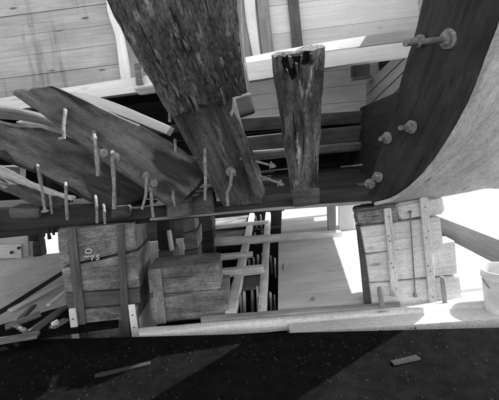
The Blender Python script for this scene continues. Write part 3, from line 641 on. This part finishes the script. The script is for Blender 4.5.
MM = Matrix.Translation(bb); link('pail', finish(bm, MM), MM, M_wpaint, bk)
hp = [Vector((bb.x+.165*math.cos(a), bb.y-.165*math.sin(a)*.55, bb.z+H*.88-.14*math.sin(a))) for a in [math.pi*i/14 for i in range(15)]]
tube('handle', hp, .004, M_iron, bk, seg=6)

# ------------------------------------------------------------------ left background
cab = thing('pale_cabinet', P(15, 260, 6.45), 'pale low cabinet with two dark knobs on the far left of the concrete floor', 'cabinet')
block('body', [(-20, 236, 6.45), (27, 234, 6.45), (29, 260, 6.45), (-18, 262, 6.45)], .3, M_recess, cab, rough=.003)
block('drawer_front', [(-18, 246, 6.42), (21, 244.5, 6.42), (21.5, 258, 6.42), (-17, 259.5, 6.42)], .03, M_floor, cab, rough=.002, r=.005)
for x, y in ((11.5, 252.5), (18.8, 248)): collar(cab, (x, y, 6.40), Vector((0, 1, 0)), .028, .06, 'knob', 12, M_blkpaint)
dp = thing('dark_post', P(36, 258, 6.4), 'dark shouldered post beside the pale cabinet under the keel at left', 'post')
block('post', [(32, 242, 6.4), (39, 240, 6.4), (41, 257.5, 6.4), (33, 258.5, 6.4)], .2, M_dark, dp, rough=.006)
block('cap', [(28.5, 232, 6.36), (38, 230, 6.36), (38, 241, 6.36), (29, 242, 6.36)], .25, M_black, dp, rough=.006)
tag(tube('hanging_rope', [P(47, 226, 3.7), P(48.5, 233, 3.7), P(49.5, 238.5, 3.72)], [.012, .014, .02], M_blkpaint), 'short dark rope end hanging below the keel at left', 'rope')
tag(tube('hanging_rag', [P(53, 226, 3.7), P(53, 231, 3.7), P(54, 235, 3.7)], [.02, .016, .012], M_blkpaint), 'scrap of dark rag hanging below the keel next to the rope end', 'rag')
tag(tube('black_pipe', [G(-60, 346, .06), G(8, 307.5, .06), G(62, 273, .06)], .028, M_blkpaint), 'straight black pipe lying across the concrete floor at left', 'pipe')
random.seed(11)
deb = [((10, 309), (60, 283), 5, 'pale long offcut lying along the black pipe'), ((20, 318), (34, 304), 4, 'short stub of wood crossing the pale long offcut'), ((48, 304), (66, 290), 4, 'short pale stick near the foot of the left stack'), ((30, 331), (64, 306), 6, 'dark board in the debris between pipe and left stack'),
       ((5, 326), (40, 312), 6, 'broken grey board at the left edge of the debris'), ((52, 326), (66, 318), 5, 'curled chip of wood beside the white marker board'), ((-20, 343), (38, 333), 7, 'flat dark board at the front of the debris pile'), ((12, 322), (26, 330), 3, 'thin lath poking out of the debris at lower left')]
for i, (a, b_, w, lab) in enumerate(deb):
    z = .06+.012*i; A_ = G(a[0], a[1], z); B_ = G(b_[0], b_[1], z+random.uniform(-.03, .03)); d = (B_-A_).normalized(); s_ = Vector((-d.y, d.x, 0)); w2 = w*.008
    tag(loft('wood_offcut', [(A_-s_*w2, A_+s_*w2), (B_-s_*w2, B_+s_*w2)], (0, 0, -.03), M_blk2 if i in (0, 2) else M_deb, n=10, m=4, k=2, rough=.008, r=.004), lab, 'offcut', 'offcuts in the debris heap')
tag(loft('debris_chip', [(G(50, 322, .14), G(51, 328, .11)), (G(57, 318, .16), G(58, 324, .12))], (0, .02, -.02), M_blk2, n=5, m=4, k=2, rough=.01), 'bright pale wood chip on the debris by the left stack', 'chip')
dm = slab('debris_bed', [(-3.4, 3.36), (-1.42, 3.5), (-1.6, 4.15), (-1.9, 4.3)], .02, .03, M_tar)

random.seed(21)
bm = bmesh.new()
for i in range(3200):
    x = random.uniform(-3.2, 1.5); y = random.uniform(1.7, 3.3); y = min(y, e0.y+(e1.y-e0.y)*(x-e0.x)/(e1.x-e0.x)-random.uniform(.04, .4) if y > 3.0 else y); r_ = random.choice((.003, .004, .005, .007, .012))*random.uniform(.7, 1.3)
    vs = [bm.verts.new((x+r_*math.cos(a+q)*random.uniform(.6, 1.3), y+r_*math.sin(a+q)*random.uniform(.6, 1.3), -.021)) for a in (0, 1.6, 3.1, 4.7) for q in (random.uniform(-.4, .4),)]
    tp = bm.verts.new((x, y, -.02+r_*random.uniform(.5, 1.1)))
    for q in range(4): bm.faces.new((vs[q], vs[(q+1) % 4], tp))
MM = Matrix.Identity(4); tag(link('cinder_grit', finish(bm, MM, 10), MM, M_grit), 'loose dark cinders and grit scattered over the black ground in front', 'grit', None, 'stuff')
for lab, a, b_, w_ in (('dark lath lying alone on the black ground at lower left', (95, 375), (150, 362), .018), ('dark scrap of board on the black ground at lower right', (392, 362), (418, 356), .03)):
    A_, B_ = G(a[0], a[1], .0), G(b_[0], b_[1], .0); d = (B_-A_).normalized(); s_ = Vector((-d.y, d.x, 0))*w_
    tag(loft('scrap_board', [(A_-s_, A_+s_), (B_-s_, B_+s_)], (0, 0, -.018), M_dark, n=10, m=4, k=2, rough=.005, r=.003), lab, 'scrap')

# ------------------------------------------------------------------ light
EL, AZ = math.radians(50), math.radians(6)      # sun from the right, a little from behind the hull
sd = Vector((math.cos(EL)*math.cos(AZ), math.cos(EL)*math.sin(AZ), math.sin(EL)))
ld = bpy.data.lights.new('sun', 'SUN'); ld.energy = 4; ld.angle = math.radians(.5); ld.color = (1, .985, .96)
lo = bpy.data.objects.new('sun', ld); COL.objects.link(lo); lo.rotation_euler = (-sd).to_track_quat('-Z', 'Y').to_euler()
w = bpy.data.worlds.new('World'); S.world = w; w.use_nodes = True; nt = w.node_tree
bg = nt.nodes['Background']; sky = nt.nodes.new('ShaderNodeTexSky'); sky.sky_type = 'NISHITA'; sky.sun_disc = False
sky.sun_elevation = EL; sky.sun_rotation = math.radians(90)-AZ
hs = nt.nodes.new('ShaderNodeHueSaturation'); hs.inputs['Saturation'].default_value = 0
nt.links.new(sky.outputs[0], hs.inputs['Color']); nt.links.new(hs.outputs[0], bg.inputs['Color']); bg.inputs['Strength'].default_value = .14
ld.color = (1, 1, 1)
S.view_settings.view_transform = 'Standard'; S.view_settings.look = 'None'; S.view_settings.exposure = 1.3; S.view_settings.gamma = 1; S.view_settings.use_curve_mapping = False
S.cycles.max_bounces = 8; S.cycles.diffuse_bounces = 5
